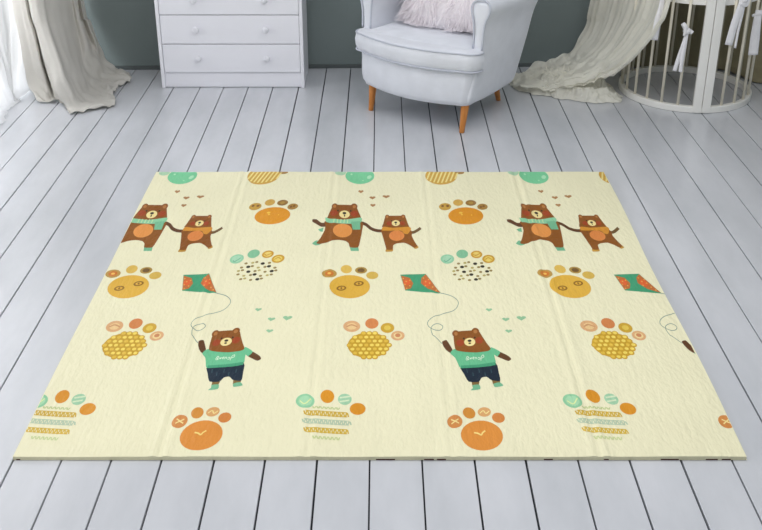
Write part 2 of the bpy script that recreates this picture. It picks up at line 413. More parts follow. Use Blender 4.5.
# --- bear flying the kite
s = 6.62; g = G(430, 315, s)
decal([smooth_poly(g((80, 176), (108, 168), (126, 192), (150, 232), (135, 254), (108, 235), (88, 205)))], BRD, 1)
decal([smooth_poly(g((440, 240), (470, 246), (522, 272), (538, 292), (518, 304), (480, 290), (438, 270)))], BRD, 1)
decal([g((275, 438), (327, 442), (322, 470), (280, 470)), g((408, 425), (462, 430), (466, 455), (418, 460))], (128, 100, 62), 1)
decal([smooth_poly(g((280, 466), (326, 462), (332, 492), (270, 500), (284, 484))), smooth_poly(g((420, 456), (462, 446), (486, 468), (430, 478)))], GRD, 2)
decal([smooth_poly(g((200, 340), (320, 340), (436, 320), (455, 380), (465, 436), (408, 432), (375, 410), (342, 416), (322, 444), (256, 442), (224, 390)))], (12, 32, 52), 2)
decal([g((240 + i * 40, 360 + (i % 2) * 22), (246 + i * 40, 360 + (i % 2) * 22), (252 + i * 40, 384 + (i % 2) * 22), (244 + i * 40, 384 + (i % 2) * 22)) for i in range(5)], (44, 72, 84), 3)
decal([smooth_poly(g((148, 234), (168, 226), (230, 244), (310, 248), (380, 236), (405, 214), (465, 244), (445, 276), (424, 264), (434, 330), (320, 348), (205, 352), (184, 320), (166, 284), (134, 256)))], (104, 190, 144), 3)
decal([g((203, 336), (320, 330), (432, 312), (435, 332), (320, 349), (207, 354))], (66, 158, 118), 4)
decal([E_(g, s, 170, 124, 23, 22), E_(g, s, 300, 110, 25, 23)], BRN, 4)
decal([E_(g, s, 172, 126, 12, 12), E_(g, s, 300, 112, 13, 12)], EAR, 6)
decal([smooth_poly(g((156, 128), (182, 110), (285, 104), (325, 112), (345, 142), (374, 186), (402, 224), (382, 240), (305, 250), (230, 246), (172, 234), (160, 190)))], BRN, 5)
decal([E_(g, s, 200, 186, 26, 22), E_(g, s, 325, 170, 26, 22)], RED, 6)
decal([E_(g, s, 224, 158, 6, 6), E_(g, s, 296, 152, 6, 6)], NOS, 7)
decal([E_(g, s, 263, 181, 37, 27)], CRM, 6)
decal([E_(g, s, 262, 173, 13, 8), E_(g, s, 263, 190, 9, 5)], NOS, 7)
W_ = (216, 238, 214)
txt = [[(238, 296), (246, 276), (256, 284), (246, 290), (258, 296), (240, 300)], [(266, 296), (264, 284), (272, 294), (276, 282)],
       [(282, 290), (292, 286), (288, 280), (282, 288), (290, 296)], [(298, 296), (300, 282), (308, 286), (310, 295)], [(316, 288), (326, 282), (330, 294), (318, 296)],
       [(338, 304), (338, 280), (352, 266), (356, 280), (340, 288)]]
for t_ in txt: decal(stroke(g(*t_), 4.5 / s, 3), W_, 5)
OFFS = (-.786, 0, .788)
# --- other motifs
def toes(g, s, lst, layer=1):
    for cx, cy, rx, ry, col, inner in lst:
        decal([E_(g, s, cx, cy, rx, ry)], col, layer)
        if inner: decal([E_(g, s, cx, cy, rx * inner[0], ry * inner[0])], inner[1], layer + 1)
# orange paw
s = 5.586; g = G(430, 195, s)
decal([E_(g, s, 200, 117, 98, 48)], ORG, 1); decal([E_(g, s, 172, 100, 10, 5), E_(g, s, 178, 110, 5, 4), E_(g, s, 232, 112, 3, 3)], (240, 196, 96), 2)
toes(g, s, [(84, 66, 34, 20, (196, 154, 74), None), (157, 43, 28, 18, OCH, None), (228, 44, 30, 16, BRK, (.45, (176, 140, 76))), (293, 65, 29, 17, (168, 128, 66), None)])
decal([E_(g, s, 70, 62, 8, 6), E_(g, s, 98, 62, 9, 6), E_(g, s, 284, 66, 7, 6), E_(g, s, 300, 62, 7, 5)], (128, 84, 42), 2)
# dotted paw with green and gold toes
toes(g, s, [(97, 358, 38, 26, (150, 206, 170), (.7, (170, 216, 184))), (180, 330, 33, 24, (132, 192, 154), None), (260, 332, 32, 21, (206, 156, 56), (.66, (236, 208, 140))), (327, 357, 35, 23, (204, 158, 50), (.66, (232, 204, 128)))])
decal(stroke(g((240, 330), (255, 338), (280, 326)), 5 / s), (206, 156, 56), 3); decal(stroke(g((308, 362), (325, 350), (346, 360)), 5 / s), (204, 158, 50), 3)
decal(stroke(g((78, 366), (92, 372), (118, 352)), 5 / s), (112, 182, 146), 3)
for j in range(5):
    for i in range(8):
        x = 128 + i * 31 + (15 if j % 2 else 0) + 5 * ((i * 7 + j) % 3 - 1); y = 380 + j * 23 + 4 * ((i * 5 + j * 2) % 3 - 1)
        if ((x - 234) / 108) ** 2 + ((y - 428) / 62) ** 2 < 1:
            k = (i * 3 + j * 5) % 8
            decal([E_(g, s, x, y, 11.5 if k in (0, 4) else 9, 7 if k in (0, 4) else 5.5)], (50, 44, 30) if k in (0, 4) else ((150, 130, 84) if k % 2 else (186, 172, 120)), 1)
OFFS = (-.786, 0, .783)
# smiling ochre paw
s = 4.82; g = G(320, 255, s)
decal([E_(g, s, 143, 152, 98, 56)], GLD, 1)
for cx, cy in ((103, 160), (187, 137)):
    decal([E_(g, s, cx, cy, 24, 12, -.1)], (148, 104, 36), 2); decal([E_(g, s, cx, cy, 15, 6.5, -.1)], GLD, 3); decal([E_(g, s, cx, cy, 5, 5)], (148, 104, 36), 4)
toes(g, s, [(45, 90, 36, 20, (190, 150, 88), (.6, (206, 120, 52))), (127, 68, 27, 20, (222, 184, 104), None), (198, 73, 29, 16, (176, 142, 78), (.6, (116, 84, 50))), (252, 98, 29, 18, (214, 178, 98), None)])
decal([E_(g, s, 45, 90, 9, 5)], (240, 190, 110), 3)
OFFS = (-.786, 0, .786)
# golden beaded paw
decal([E_(g, s, 234, 435, 101, 62)], (204, 160, 48), 1)
for j in range(7):
    for i in range(9):
        y = 378 + j * 19; x = 130 + i * 27 + (13 if j % 2 else 0)
        if ((x - 236) / 100) ** 2 + ((y - 436) / 62) ** 2 < 1:
            decal([E_(g, s, x, y, 15, 11)], (204, 160, 48), 1.5); decal([E_(g, s, x - 1, y - 1, 10, 6.5)], (242, 216, 122) if (i + j) % 3 else (226, 188, 84), 2.5)
toes(g, s, [(153, 343, 41, 27, PNK, (.6, (236, 200, 174))), (250, 330, 32, 25, SAL, None), (325, 352, 33, 24, (206, 164, 60), (.5, (226, 196, 100))), (375, 390, 33, 23, PNK, (.62, (240, 212, 186)))])
decal([E_(g, s, 375, 388, 13, 9)], (206, 138, 112), 3); decal(stroke(g((128, 346), (152, 336), (180, 346)), 6 / s), (208, 150, 122), 3)
OFFS = (-.786, 0, .787)
# striped paw, front row
s = 7.57; g = G(290, 380, s)
toes(g, s, [(115, 160, 71, 53, (146, 206, 164), (.72, (168, 218, 178))), (283, 125, 52, 50, ORG, None), (415, 145, 52, 42, (160, 206, 170), None), (512, 218, 60, 45, ORG, None)])
decal(stroke(g((75, 158), (112, 182), (158, 142)), 9 / s), (226, 238, 204), 3)
decal([g((375, 128), (455, 116), (460, 128), (380, 140)), g((372, 158), (450, 146), (448, 158), (378, 170))], (214, 230, 196), 2)
for yy, hw, col, hh in ((212, 105, (196, 206, 178), 9), (256, 172, (210, 174, 70), 20), (318, 184, (186, 204, 178), 19), (384, 172, (216, 180, 70), 20), (440, 105, (204, 214, 186), 12)):
    k = 0; x = 275 - hw
    while x < 275 + hw:
        w = 10 if (k * 7) % 3 else 13; sl = 5 if k % 2 else -4
        e_ = 1 - .45 * abs((x - 275) / 190) ** 3; d_ = (x - 275) * .05
        decal([g((x + sl, yy + d_ - hh * e_), (x + sl + w, yy + d_ - hh * e_), (x - sl + w, yy + d_ + hh * e_), (x - sl, yy + d_ + hh * e_))], col, 1.5 if k % 2 else 1); x += 16 - (k % 3); k += 1
    if hh > 15:
        hw -= 14; dl = hw * .05; decal([g((275 - hw, yy - dl - hh), (275 + hw, yy + dl - hh), (275 + hw, yy + dl - hh + 6), (275 - hw, yy - dl - hh + 6))], col, 2)
        decal([g((275 - hw, yy - dl + hh - 8), (275 + hw, yy + dl + hh - 8), (275 + hw, yy + dl + hh - 2), (275 - hw, yy - dl + hh - 2))], col, 2)
# orange paw with a tick, front row
s = 7.57; g = G(435, 395, s); OM = (-.786, 0, .775); TO = (222, 142, 66)
decal([ell(435 + 355 / s, 395 + 308 / s, 160 / s, 113 / s, .1)], TO, 1, OM)
decal(stroke(g((296, 286), (326, 292), (350, 304), (360, 288), (380, 272)), 11 / s, 4), (246, 218, 160), 2, OM)
for cx, cy, rx, ry, col, r_ in ((150, 203, 58, 50, (212, 140, 88), 0), (258, 137, 50, 40, (210, 140, 60), .5), (373, 130, 50, 36, (220, 166, 128), 0), (480, 173, 49, 38, (212, 132, 72), .2)):
    decal([ell(435 + cx / s, 395 + cy / s, rx / s, ry / s, r_)], col, 1, OM)
decal(stroke(g((122, 186), (182, 216)), 9 / s, 2) + [], (244, 222, 184), 2, OM); decal(stroke(g((124, 220), (178, 184)), 9 / s, 2), (244, 222, 184), 3, OM)
decal(stroke(g((340, 140), (365, 120), (385, 142), (410, 122)), 8 / s, 3), (244, 222, 184), 2, OM)
OFFS = (-.786, 0, .770)
# pads cut by the far edge, small hearts
s = 4.7625; g = G(320, 165, s)
decal([E_(g, s, 190, 52, 69, 38)], (122, 204, 156), 1); decal([E_(g, s, 235, 58, 12, 8, -.4), E_(g, s, 150, 44, 5, 4), E_(g, s, 205, 74, 4, 2)], (176, 226, 190), 2)
decal([E_(g, s, 98, 36, 26, 14)], (172, 208, 176), 1)
decal([E_(g, s, 577, 52, 76, 42)], (208, 164, 80), 1)
for i in range(8):
    x = 512 + i * 19; h = 42 * math.sqrt(max(0, 1 - ((x - 577) / 76) ** 2))
    decal([g((x - h * .3, 52 + h * .8), (x - h * .3 + 8, 52 + h * .8), (x + h * .35 + 8, 52 - h * .8), (x + h * .35, 52 - h * .8))], (240, 222, 178), 2)
decal([E_(g, s, 665, 36, 22, 8)], (170, 130, 76), 1)
for x, y, w in ((195, 127, 26), (250, 157, 30), (315, 152, 36), (252, 193, 26)): decal([heart(320 + x / s, 165 + y / s, w / s, 15 / s)], (176, 130, 92), 1)
for x, y, w in ((489, 310, 6.5), (505.8, 319.5, 7.5), (521.3, 318.2, 9.5), (508.7, 331.2, 7)): decal([heart(x, y, w, w * .5)], (150, 196, 156), 1)
# print of the underside showing along the front edge
s_ = slot((84, 40, 34))
for a, b in ((16, 20), (376, 395), (424, 434), (437, 446), (544, 553), (604, 609), (661, 679), (706, 718), (722, 731)):
    xa = at_z(a, 461).x; xb = at_z(b, 461).x
    f = MB.faces.new([MB.verts.new(p) for p in ((xa, MY0 - .0003, .0006), (xb, MY0 - .0003, .0006), (xb, MY0 - .0003, .0045), (xa, MY0 - .0003, .0045))]); f.material_index = s_
tag(new_obj('play_mat', MB, mat_slots), 'cream foam play mat printed with bears, kites and paw prints on the white floor', 'play mat')

# ------------------------------------------------------------------ chest of drawers
CX0, CX1, CY, CD = -1.208, -.418, 5.725, .355
ch = empty('chest_of_drawers', ((CX0 + CX1) / 2, CY, 0), 0, 'white chest of drawers with round knobs standing against the grey wall', 'chest of drawers')
hw = (CX1 - CX0) / 2; T = .019; TOP = .89
for sx in (-1, 1):
    x0, x1 = (-hw, -hw + T) if sx < 0 else (hw - T, hw)
    bevel(new_obj('side_panel', boxbm(x0, x1, 0, CD, 0, TOP), M['white'], ch), .002)
new_obj('back_panel', boxbm(-hw + T, hw - T, CD - .012, CD - .002, .02, TOP), M['dark'], ch)
bevel(new_obj('top_panel', boxbm(-hw - .012, hw + .012, -.012, CD, TOP, TOP + .022), M['white'], ch), .004)
bevel(new_obj('plinth', boxbm(-hw + T, hw - T, .014, .032, .003, .086), M['white'], ch), .001)
kb = bmesh.new(); lathe(kb, [(.004, 0), (.0065, .002), (.0075, .010), (.0165, .022), (.0175, .027), (.014, .031), (.004, .033)], axis='Y'); KNOB = None
for i in range(5):
    z0 = .089 + i * .159
    d = bevel(new_obj('drawer', boxbm(-hw + T + .002, hw - T - .002, .004, .024, z0, z0 + .1545), M['white'], ch), .0015)
    new_obj('drawer_box', boxbm(-hw + T + .012, hw - T - .012, .024, CD - .03, z0 + .01, z0 + .13), M['dark'], d)
    for sx in (-1, 1):
        if KNOB is None: k = new_obj('knob', kb, M['knob'], d, smooth=True); KNOB = k
        else:
            k = KNOB.copy(); C.objects.link(k); k.parent = d
        k.location = (sx * .188 + .008, .004, z0 + .082)

# ------------------------------------------------------------------ armchair
TH = math.atan2(-.355, .461)
ac = empty('armchair', (.18, 5.17, 0), TH, 'pale blue-grey upholstered wing armchair on tapered wooden legs beside the chest', 'armchair')
def rrect_front(hx, yf, bulge, yr, hxr, rc, n=7):
    """plan outline: bowed front, rounded front corners, sides tapering to the rear"""
    pts = []
    for k in range(9):
        t = -1 + 2 * k / 8; pts.append(((hx - rc) * t, yf - bulge * (1 - t * t)))
    for k in range(1, n):
        a = -PI / 2 + (PI / 2) * k / n; pts.append((hx - rc + rc * math.cos(a), yf + rc + rc * math.sin(a)))
    for k in range(5):
        t = k / 4; pts.append((hx + (hxr - hx) * t, yf + rc + (yr - .04 - yf - rc) * t))
    pts.append((hxr - .012, yr - .012)); 
    for k in range(5):
        t = 1 - 2 * k / 4; pts.append(((hxr - .04) * t, yr))
    pts.append((-hxr + .012, yr - .012))
    for k in range(5):
        t = 1 - k / 4; pts.append((-(hx + (hxr - hx) * t), yf + rc + (yr - .04 - yf - rc) * t))
    for k in range(1, n):
        a = PI + (PI / 2) * k / n; pts.append((-(hx - rc) + rc * math.cos(a), yf + rc + rc * math.sin(a)))
    return pts
# base rail
bm = bmesh.new()
rings = []
for z, hx, yf, bu, sc in ((.138, .305, -.02, .055, 0), (.145, .318, -.032, .058, 0), (.17, .328, -.038, .06, 0), (.24, .336, -.04, .062, 0), (.30, .342, -.036, .06, 0), (.315, .335, -.03, .055, 0)):
    rings.append([(x, y, z) for x, y in rrect_front(hx, yf, bu, .49, hx - .05, .05)])
loft(bm, rings)
new_obj('base', bm, M['fabric'], ac, smooth=True)
# seat cushion
bm = bmesh.new(); rings = []
CP = []
for z, ins in ((.312, .012), (.322, .004), (.345, -.003), (.375, -.005), (.40, -.001), (.413, .006), (.419, .022)):
    ring = []
    for x, y in rrect_front(.372 - ins, -.052 + ins, .064, .115, .372 - ins, .065):
        if y > .02: pass
        ring.append((x, y, z))
    # T shape: behind the arm fronts the cushion narrows
    out = []
    for x, y, zz in ring:
        if y > .022:
            k = 1 if x > 0 else -1
            x = k * min(abs(x), .372 - ins)
        out.append((x, min(y, .03), zz))
    rings.append(out)
loft(bm, rings)
rings = []
for z, ins in ((.312, .012), (.345, .0), (.40, .0), (.421, .01), (.428, .04)):
    rings.append([(x, y, z) for x, y in ((-.305 + ins, -.02), (.305 - ins, -.02), (.305 - ins, .2), (.28 - ins, .42), (-.28 + ins, .42), (-.305 + ins, .2))])
loft(bm, rings)
cu = new_obj('seat_cushion', bm, M['fabric'], ac, smooth=True)
for z in (.408, .322):
    bm = bmesh.new(); pts = [(x, y, z) for x, y in rrect_front(.373, -.053, .064, .115, .373, .065) if y < .035]
    pts.sort(key=lambda p: math.atan2(p[0], -(p[1] - .1)))
    tube(bm, pts, .0038, 6); new_obj('piping', bm, M['pipe'], cu, smooth=True)
# arms
LV = [(.14, .318, .22, -.012, .485), (.16, .332, .24, -.020, .492), (.22, .342, .27, -.018, .498), (.30, .350, .295, .000, .505), (.36, .356, .302, .018, .508), (.42, .362, .306, .030, .512),
      (.50, .364, .306, .034, .520), (.55, .372, .300, .034, .525), (.585, .390, .292, .032, .528), (.615, .398, .290, .032, .530), (.638, .388, .300, .036, .530), (.648, .365, .318, .045, .530)]
for sx in (-1, 1):
    bm = bmesh.new(); rings = []
    for z, xo, xi, yf, yr in LV:
        tp = .045 * (1 - min(1, max(0, (z - .2) / .35)))
        ring = []
        n = 8
        def X(x, y): return x - tp * max(0, (y - .1)) / .42
        r = .012
        prof_ = [(xi + .006, yf + .001), ((xi + xo) / 2, yf - .005), (xo - r, yf), (xo - .003, yf + .005), (xo, yf + r)]
        prof_ += [(X(xo, y) + .006 * math.sin(PI * (y - yf) / (yr - yf)), y) for y in (.1, .2, .3, .4, yr - .03)] + [(X(xo, yr) - .012, yr)]
        prof_ += [(X(xi, yr), yr)] + [(X(xi, y), y) for y in (.4, .3, .2, .1)] + [(xi, yf + .01)]
        rings.append([(sx * x, y, z) for x, y in (prof_ if sx > 0 else prof_[::-1])])
    loft(bm, rings)
    a = subsurf(new_obj('arm', bm, M['fabric'], ac, smooth=True), 1)
    for side in (1, 2):
        bm = bmesh.new()
        if side == 1: pts = [(sx * (l[1] - .001), l[3] - .002, l[0]) for l in LV[5:]] + [(sx * .342, .034, .652), (sx * .318, .034, .645)]
        else: pts = [(sx * (l[2] + .004), l[3] - .002, l[0]) for l in LV[5:-1]] + [(sx * .318, .034, .645)]
        tube(bm, catmull(pts, 3), .0045, 6); new_obj('piping', bm, M['pipe'], a, smooth=True)
# wing back
bm = bmesh.new(); rings = []
for z, lean, wing in ((.40, 0, 0), (.50, .01, .0), (.60, .025, .05), (.66, .03, .13), (.74, .045, .16), (.84, .06, .14), (.92, .075, .08), (.965, .085, .03), (.985, .09, .0)):
    outer = []; inner = []
    for k in range(17):
        t = -1 + 2 * k / 16
        ax = abs(t); x = .345 * math.copysign(min(1, ax / .75), t)
        if ax <= .75: yo = .535 - .02 * (ax / .75) ** 4; yi = .40 + .0 * ax
        else:
            q = (ax - .75) / .25; yo = .515 - q * (.10 + wing); yi = yo
        outer.append((x + math.copysign(.008 if ax > .75 else 0, t), yo + lean, z))
    for k in range(16, -1, -1):
        t = -1 + 2 * k / 16; ax = abs(t); x = .27 * math.copysign(min(1, ax / .72), t)
        if ax <= .72: yi = .43 - .02 * math.cos(ax * 2)
        else:
            q = (ax - .72) / .28; yi = .42 - q * (.02 + wing); x = math.copysign(.27 + .045 * q, t)
        inner.append((x, yi + lean, z))
    rings.append(outer + inner)
loft(bm, rings)
subsurf(new_obj('backrest', bm, M['fabric'], ac, smooth=True), 1)
# legs
def leg_bm(x, y, dx, dy):
    bm = bmesh.new(); rings = []
    for z, r in ((.158, .021), (.14, .021), (.02, .0135), (.002, .013), (0, .011)):
        q = 1 - z / .15
        rings.append([(x + dx * q + r * math.cos(2 * PI * k / 20), y + dy * q + r * math.sin(2 * PI * k / 20), z) for k in range(20)])
    loft(bm, rings); return bm
for x, y, dx, dy in ((-.275, .005, -.008, -.01), (.29, .012, -.006, -.015), (.185, .445, -.03, .10), (-.185, .445, .03, .10)):
    new_obj('leg', leg_bm(x, y, dx, dy), M['wood'], ac, smooth=True)

# ------------------------------------------------------------------ shaggy cushion on the seat
def ch_pt(x, y, z):
    c, s = math.cos(TH), math.sin(TH); return Vector((.18 + x * c - y * s, 5.17 + x * s + y * c, z))
pc = ch_pt(.008, .268, .58)
pl = empty('shaggy_cushion', pc, TH + .1, 'white long-haired fluffy cushion propped on the armchair seat', 'cushion')
Rt = Matrix.Rotation(-.38, 3, 'X')
def pil(u, v):   # u,v angles
    cu_, su, cv, sv = math.cos(u), math.sin(u), math.cos(v), math.sin(v)
    e = lambda c, p: math.copysign(abs(c) ** p, c)
    return Rt @ Vector((.24 * e(cv, .8) * e(cu_, .55), .075 * e(sv, 1) , .165 * e(cv, .8) * e(su, .55)))
bm = bmesh.new(); rings = []
for j in range(1, 14):
    v = -PI / 2 + PI * j / 14; rings.append([pil(2 * PI * i / 28, v) for i in range(28)])
loft(bm, rings)
bmesh.ops.recalc_face_normals(bm, faces=bm.faces)
new_obj('cushion_body', bm, M['furb'], pl, smooth=True)
bm = bmesh.new(); rnd = random.Random(3)
for k in range(3400):
    v = math.asin(rnd.uniform(-1, .6)); u = rnd.uniform(0, 2 * PI)
    p = pil(u, v); nrm = p.copy(); nrm = (Rt.inverted() @ nrm); nrm = Vector((nrm.x * 1.2, nrm.y * 5, nrm.z * 1.6)); nrm = (Rt @ nrm).normalized()
    cl = noise.noise_vector(p * 14) * .9
    L = rnd.uniform(.045, .095); d = (nrm * .9 + cl + Vector((rnd.uniform(-.4, .4), rnd.uniform(-.3, .1), rnd.uniform(-.5, .2)))).normalized()
    side = d.cross(Vector((rnd.uniform(-1, 1), rnd.uniform(-1, 1), rnd.uniform(-1, 1)))).normalized()
    w = rnd.uniform(.0014, .0034); q = p - nrm * .004; pr = None
    for i in range(5):
        t = i / 4; ww = w * (1 - t * .85)
        zlim = -.142 + .008
        if q.z < zlim: q.z = zlim + rnd.uniform(0, .004)
        a, b = bm.verts.new(q + side * ww), bm.verts.new(q - side * ww)
        if pr: bm.faces.new((pr[0], pr[1], b, a))
        pr = (a, b)
        d = (d + Vector((0, -.02, -.33)) + cl * .25).normalized(); q = q + d * L / 4
f_ = new_obj('fur', bm, M['fur'], pl, smooth=True, kind='stuff')

# ------------------------------------------------------------------ round crib
QX, QY, R_ = 1.672, 5.678, .352; SX, SY = .955, 1.06
cr = empty('round_crib', (QX, QY, 0), 0, 'white round baby crib with slim bars on a floor ring, right of the armchair', 'crib'); cr.scale = (SX, SY, 1)
bm = bmesh.new(); ringbar(bm, 0, 0, R_ - .014, R_ + .016, .0, .034); bevel(new_obj('base_ring', bm, M['crib'], cr), .004)
bm = bmesh.new(); ringbar(bm, 0, 0, R_ - .014, R_ + .014, .86, .90); bevel(new_obj('top_rail', bm, M['crib'], cr), .006)
bm = bmesh.new(); ringbar(bm, 0, 0, .02, R_ - .016, .556, .566); bevel(new_obj('mattress_platform', bm, M['ply'], cr), .003)
bm = bmesh.new(); ringbar(bm, 0, 0, R_ - .016, R_ - .004, .553, .578); new_obj('platform_rim', bm, M['crib'], cr)
ang = [-21.5 - 14.5 * i for i in range(11)] + [17.5 + 14.5 * i for i in range(11)] + [178]
BAR = None
for a in ang:
    a = math.radians(a)
    if BAR is None:
        bm = bmesh.new(); tube(bm, [(0, 0, .03), (0, 0, .45), (0, 0, .87)], .0078, 12); b = BAR = new_obj('bar', bm, M['bars'], cr, smooth=True)
    else:
        b = BAR.copy(); C.objects.link(b)
    b.location = (R_ * math.sin(a), -R_ * math.cos(a), 0)
for a0, a1 in ((-8.9, -1.75), (-1.25, 5.9)):
    bm = bmesh.new(); ringbar(bm, 0, 0, R_ - .010, R_ + .020, .004, .92, math.radians(a0) - .0, math.radians(a1), 3)
    bevel(new_obj('door_post', bm, M['crib'], cr), .002)
bm = bmesh.new(); lathe(bm, [(.01, .582), (.305, .582), (.318, .59), (.318, .64), (.305, .65), (.01, .652)], seg=48)
mt = mat('crib_bedding_print', (225, 226, 232), .85)
nt = mt.node_tree; n = nt.nodes
vt = n.new('ShaderNodeTexVoronoi'); vt.inputs['Scale'].default_value = 28; tc = n.new('ShaderNodeTexCoord'); nt.links.new(tc.outputs['Object'], vt.inputs['Vector'])
rp = n.new('ShaderNodeValToRGB'); rp.color_ramp.elements[0].position = .25; rp.color_ramp.elements[0].color = lin((60, 66, 76)); rp.color_ramp.elements[1].position = .32; rp.color_ramp.elements[1].color = lin((225, 226, 232))
nt.links.new(vt.outputs['Distance'], rp.inputs['Fac']); nt.links.new(rp.outputs[0], n['Principled BSDF'].inputs['Base Color'])
mo = new_obj('crib_mattress', bm, mt, smooth=True); mo.location = (QX, QY, 0)
tag(mo, 'round crib mattress with dark printed pattern lying on the crib platform', 'mattress')

# ties hanging on the bars
def barpos(a, off=.0):
    a = math.radians(a); return Vector((QX + SX * (R_ + off) * math.sin(a), QY - SY * (R_ + off) * math.cos(a), 0))
def ribbon(bm, pts, w, thick=.004, n=5):
    """cloth strip with folded, slightly puffed section"""
    P_ = catmull(pts, n); rings = []
    ws = w if isinstance(w, (list, tuple)) else [w] * len(P_)
    for i, p in enumerate(P_):
        d = (P_[min(i + 1, len(P_) - 1)] - P_[max(i - 1, 0)]).normalized()
        a = d.cross(Vector((0, 1, 0)));  a = a.normalized() if a.length > .05 else Vector((1, 0, 0))
        b = d.cross(a).normalized()
        t = i / (len(P_) - 1); wi = ws[min(len(ws) - 1, int(t * len(ws)))] if len(ws) != len(P_) else ws[i]
        if len(ws) > 1 and len(ws) != len(P_):
            f = t * (len(ws) - 1); k = min(int(f), len(ws) - 2); wi = ws[k] + (ws[k + 1] - ws[k]) * (f - k)
        ring = []
        for k in range(12):
            ph = 2 * PI * k / 12
            ring.append(p + a * wi / 2 * math.cos(ph) + b * (thick * (1 + .6 * math.sin(3 * ph + i * .3))) * math.sin(ph))
        rings.append(ring)
    loft(bm, rings)
def wrap(bm, c, z, r=.017, h=.03):
    rings = []
    for k in range(7):
        t = k / 6; rr = r * (.7 + .45 * math.sin(PI * t))
        rings.append([(c.x + rr * math.cos(2 * PI * i / 14) * (1 + .12 * math.sin(3 * i + k)), c.y + rr * math.sin(2 * PI * i / 14), z + h * (t - .5)) for i in range(14)])
    loft(bm, rings)
def tie(angle, parts, label, knot=None):
    root = barpos(angle, .012)
    bm = bmesh.new()
    for pts, w in parts:
        ribbon(bm, [at_y(u, v, root.y - dy) for u, v, dy in pts], w)
    if knot:
        c = at_y(knot[0], knot[1], root.y - .004); wrap(bm, Vector((c.x, c.y, 0)), c.z)
    tag(new_obj('fabric_tie', bm, M['tie'], smooth=True), label, 'fabric tie', 'white cloth ties on the crib bars')
tie(-36, [([(663, -6, .06), (661, 8, .06), (657.5, 22, .06), (654.5, 40, .055)], [.02, .028, .036, .034])], 'flat white cloth tie end hanging on the crib beside the net drape')
tie(-21.5, [([(686.5, 33, .004), (683, 45, .01), (678, 60, .012), (674.5, 71, .012)], [.014, .02, .022, .022]),
            ([(687.5, 33, .004), (685, 45, .014), (682, 60, .016), (680.5, 72, .016)], [.012, .018, .02, .02]),
            ([(686, 32, .006), (683, 24, .012), (686, 28, .02), (684, 36, .014)], [.012, .02, .02, .012]),
            ([(687, 31, .004), (690, 31, .008), (692.5, 33, .01)], [.012, .018, .02])],
    'small white cloth bow knotted round a bar left of the crib door post', knot=(687, 31))
tie(17.5, [([(744, -6, .004), (741, 6, .01), (735, 22, .014), (728.5, 45, .014)], [.03, .034, .038, .040]),
           ([(745, 0, 0), (742, 14, .006), (738, 32, .008), (735, 48, .008)], [.014, .016, .014, .012]),
           ([(748, -2, .004), (746, 4, .01), (740, 4, .014)], [.02, .03, .024])],
    'long twisted white cloth tie hanging right of the crib door post', knot=(744, 0))
tie(46.5, [([(759, 10, .004), (757, 22, .01), (755, 38, .012), (753, 55, .012)], [.034, .042, .05, .052]),
           ([(752, 16, .004), (757, 14, .01), (764, 13, .004)], [.012, .016, .014])],
    'wide pale cloth tie hanging at the right edge of the crib')

# ------------------------------------------------------------------ cloth sheets
def sheet(cols, ns, nt_, fold=0, nf=0, crump=0, seed=0, z_floor=.004):
    """cols: columns of points (top to hem); interpolated both ways"""
    cc = [catmull(c, nt_) for c in cols]; n = len(cc[0]); rows = []
    for j in range(n): rows.append(catmull([c[j] for c in cc], ns))
    bm = bmesh.new(); vs = []
    m = len(rows[0])
    for j, r in enumerate(rows):
        line = []
        for i, p in enumerate(r):
            q = p.copy(); a = r[max(i - 1, 0)]; b = r[min(i + 1, m - 1)]; d = (b - a).normalized()
            nn = Vector((d.y, -d.x, 0)); nn = nn.normalized() if nn.length > 1e-4 else Vector((0, -1, 0))
            u = i / (m - 1)
            hgt = min(1, max(0, (q.z) / .25))
            if fold: q += nn * fold * (math.sin(2 * PI * nf * u + seed + 3.5 * noise.noise(Vector((u * 7, q.z * 1.1, seed)))) + .5 * math.sin(2 * PI * nf * 2.3 * u + 1.3 * seed + j * .02)) * (.35 + .65 * hgt)
            if crump:
                k = 1 - min(1, max(0, (q.z - .10) / .2))
                nv = noise.noise_vector(Vector((q.x * 9, q.y * 9, q.z * 9 + seed)))
                n2 = abs(noise.noise(Vector((q.x * 16 + seed, q.y * 16, q.z * 6))))
                q += Vector((nv.x, nv.y, 0)) * crump * k; q.z += (n2 * 1.5) * crump * k
            q.z = max(q.z, z_floor)
            line.append(bm.verts.new(q))
        vs.append(line)
    for a, b in zip(vs, vs[1:]):
        for i in range(m - 1): bm.faces.new((a[i], a[i + 1], b[i + 1], b[i]))
    return bm
def solid(o, t=.0015):
    md = o.modifiers.new('thick', 'SOLIDIFY'); md.thickness = t; md.offset = 0
    return o
def col(top, pts, floor_pts):
    """top: x shift at the rod; pts: (u, v, Y); floor_pts: (u, v, z)"""
    P_ = [at_y(*p) for p in pts]; t = P_[0]
    head = [Vector((t.x + top, t.y, 2.5)), Vector((t.x + top * .5, t.y, 1.3))]
    return head + P_ + [at_z(*p) for p in floor_pts]
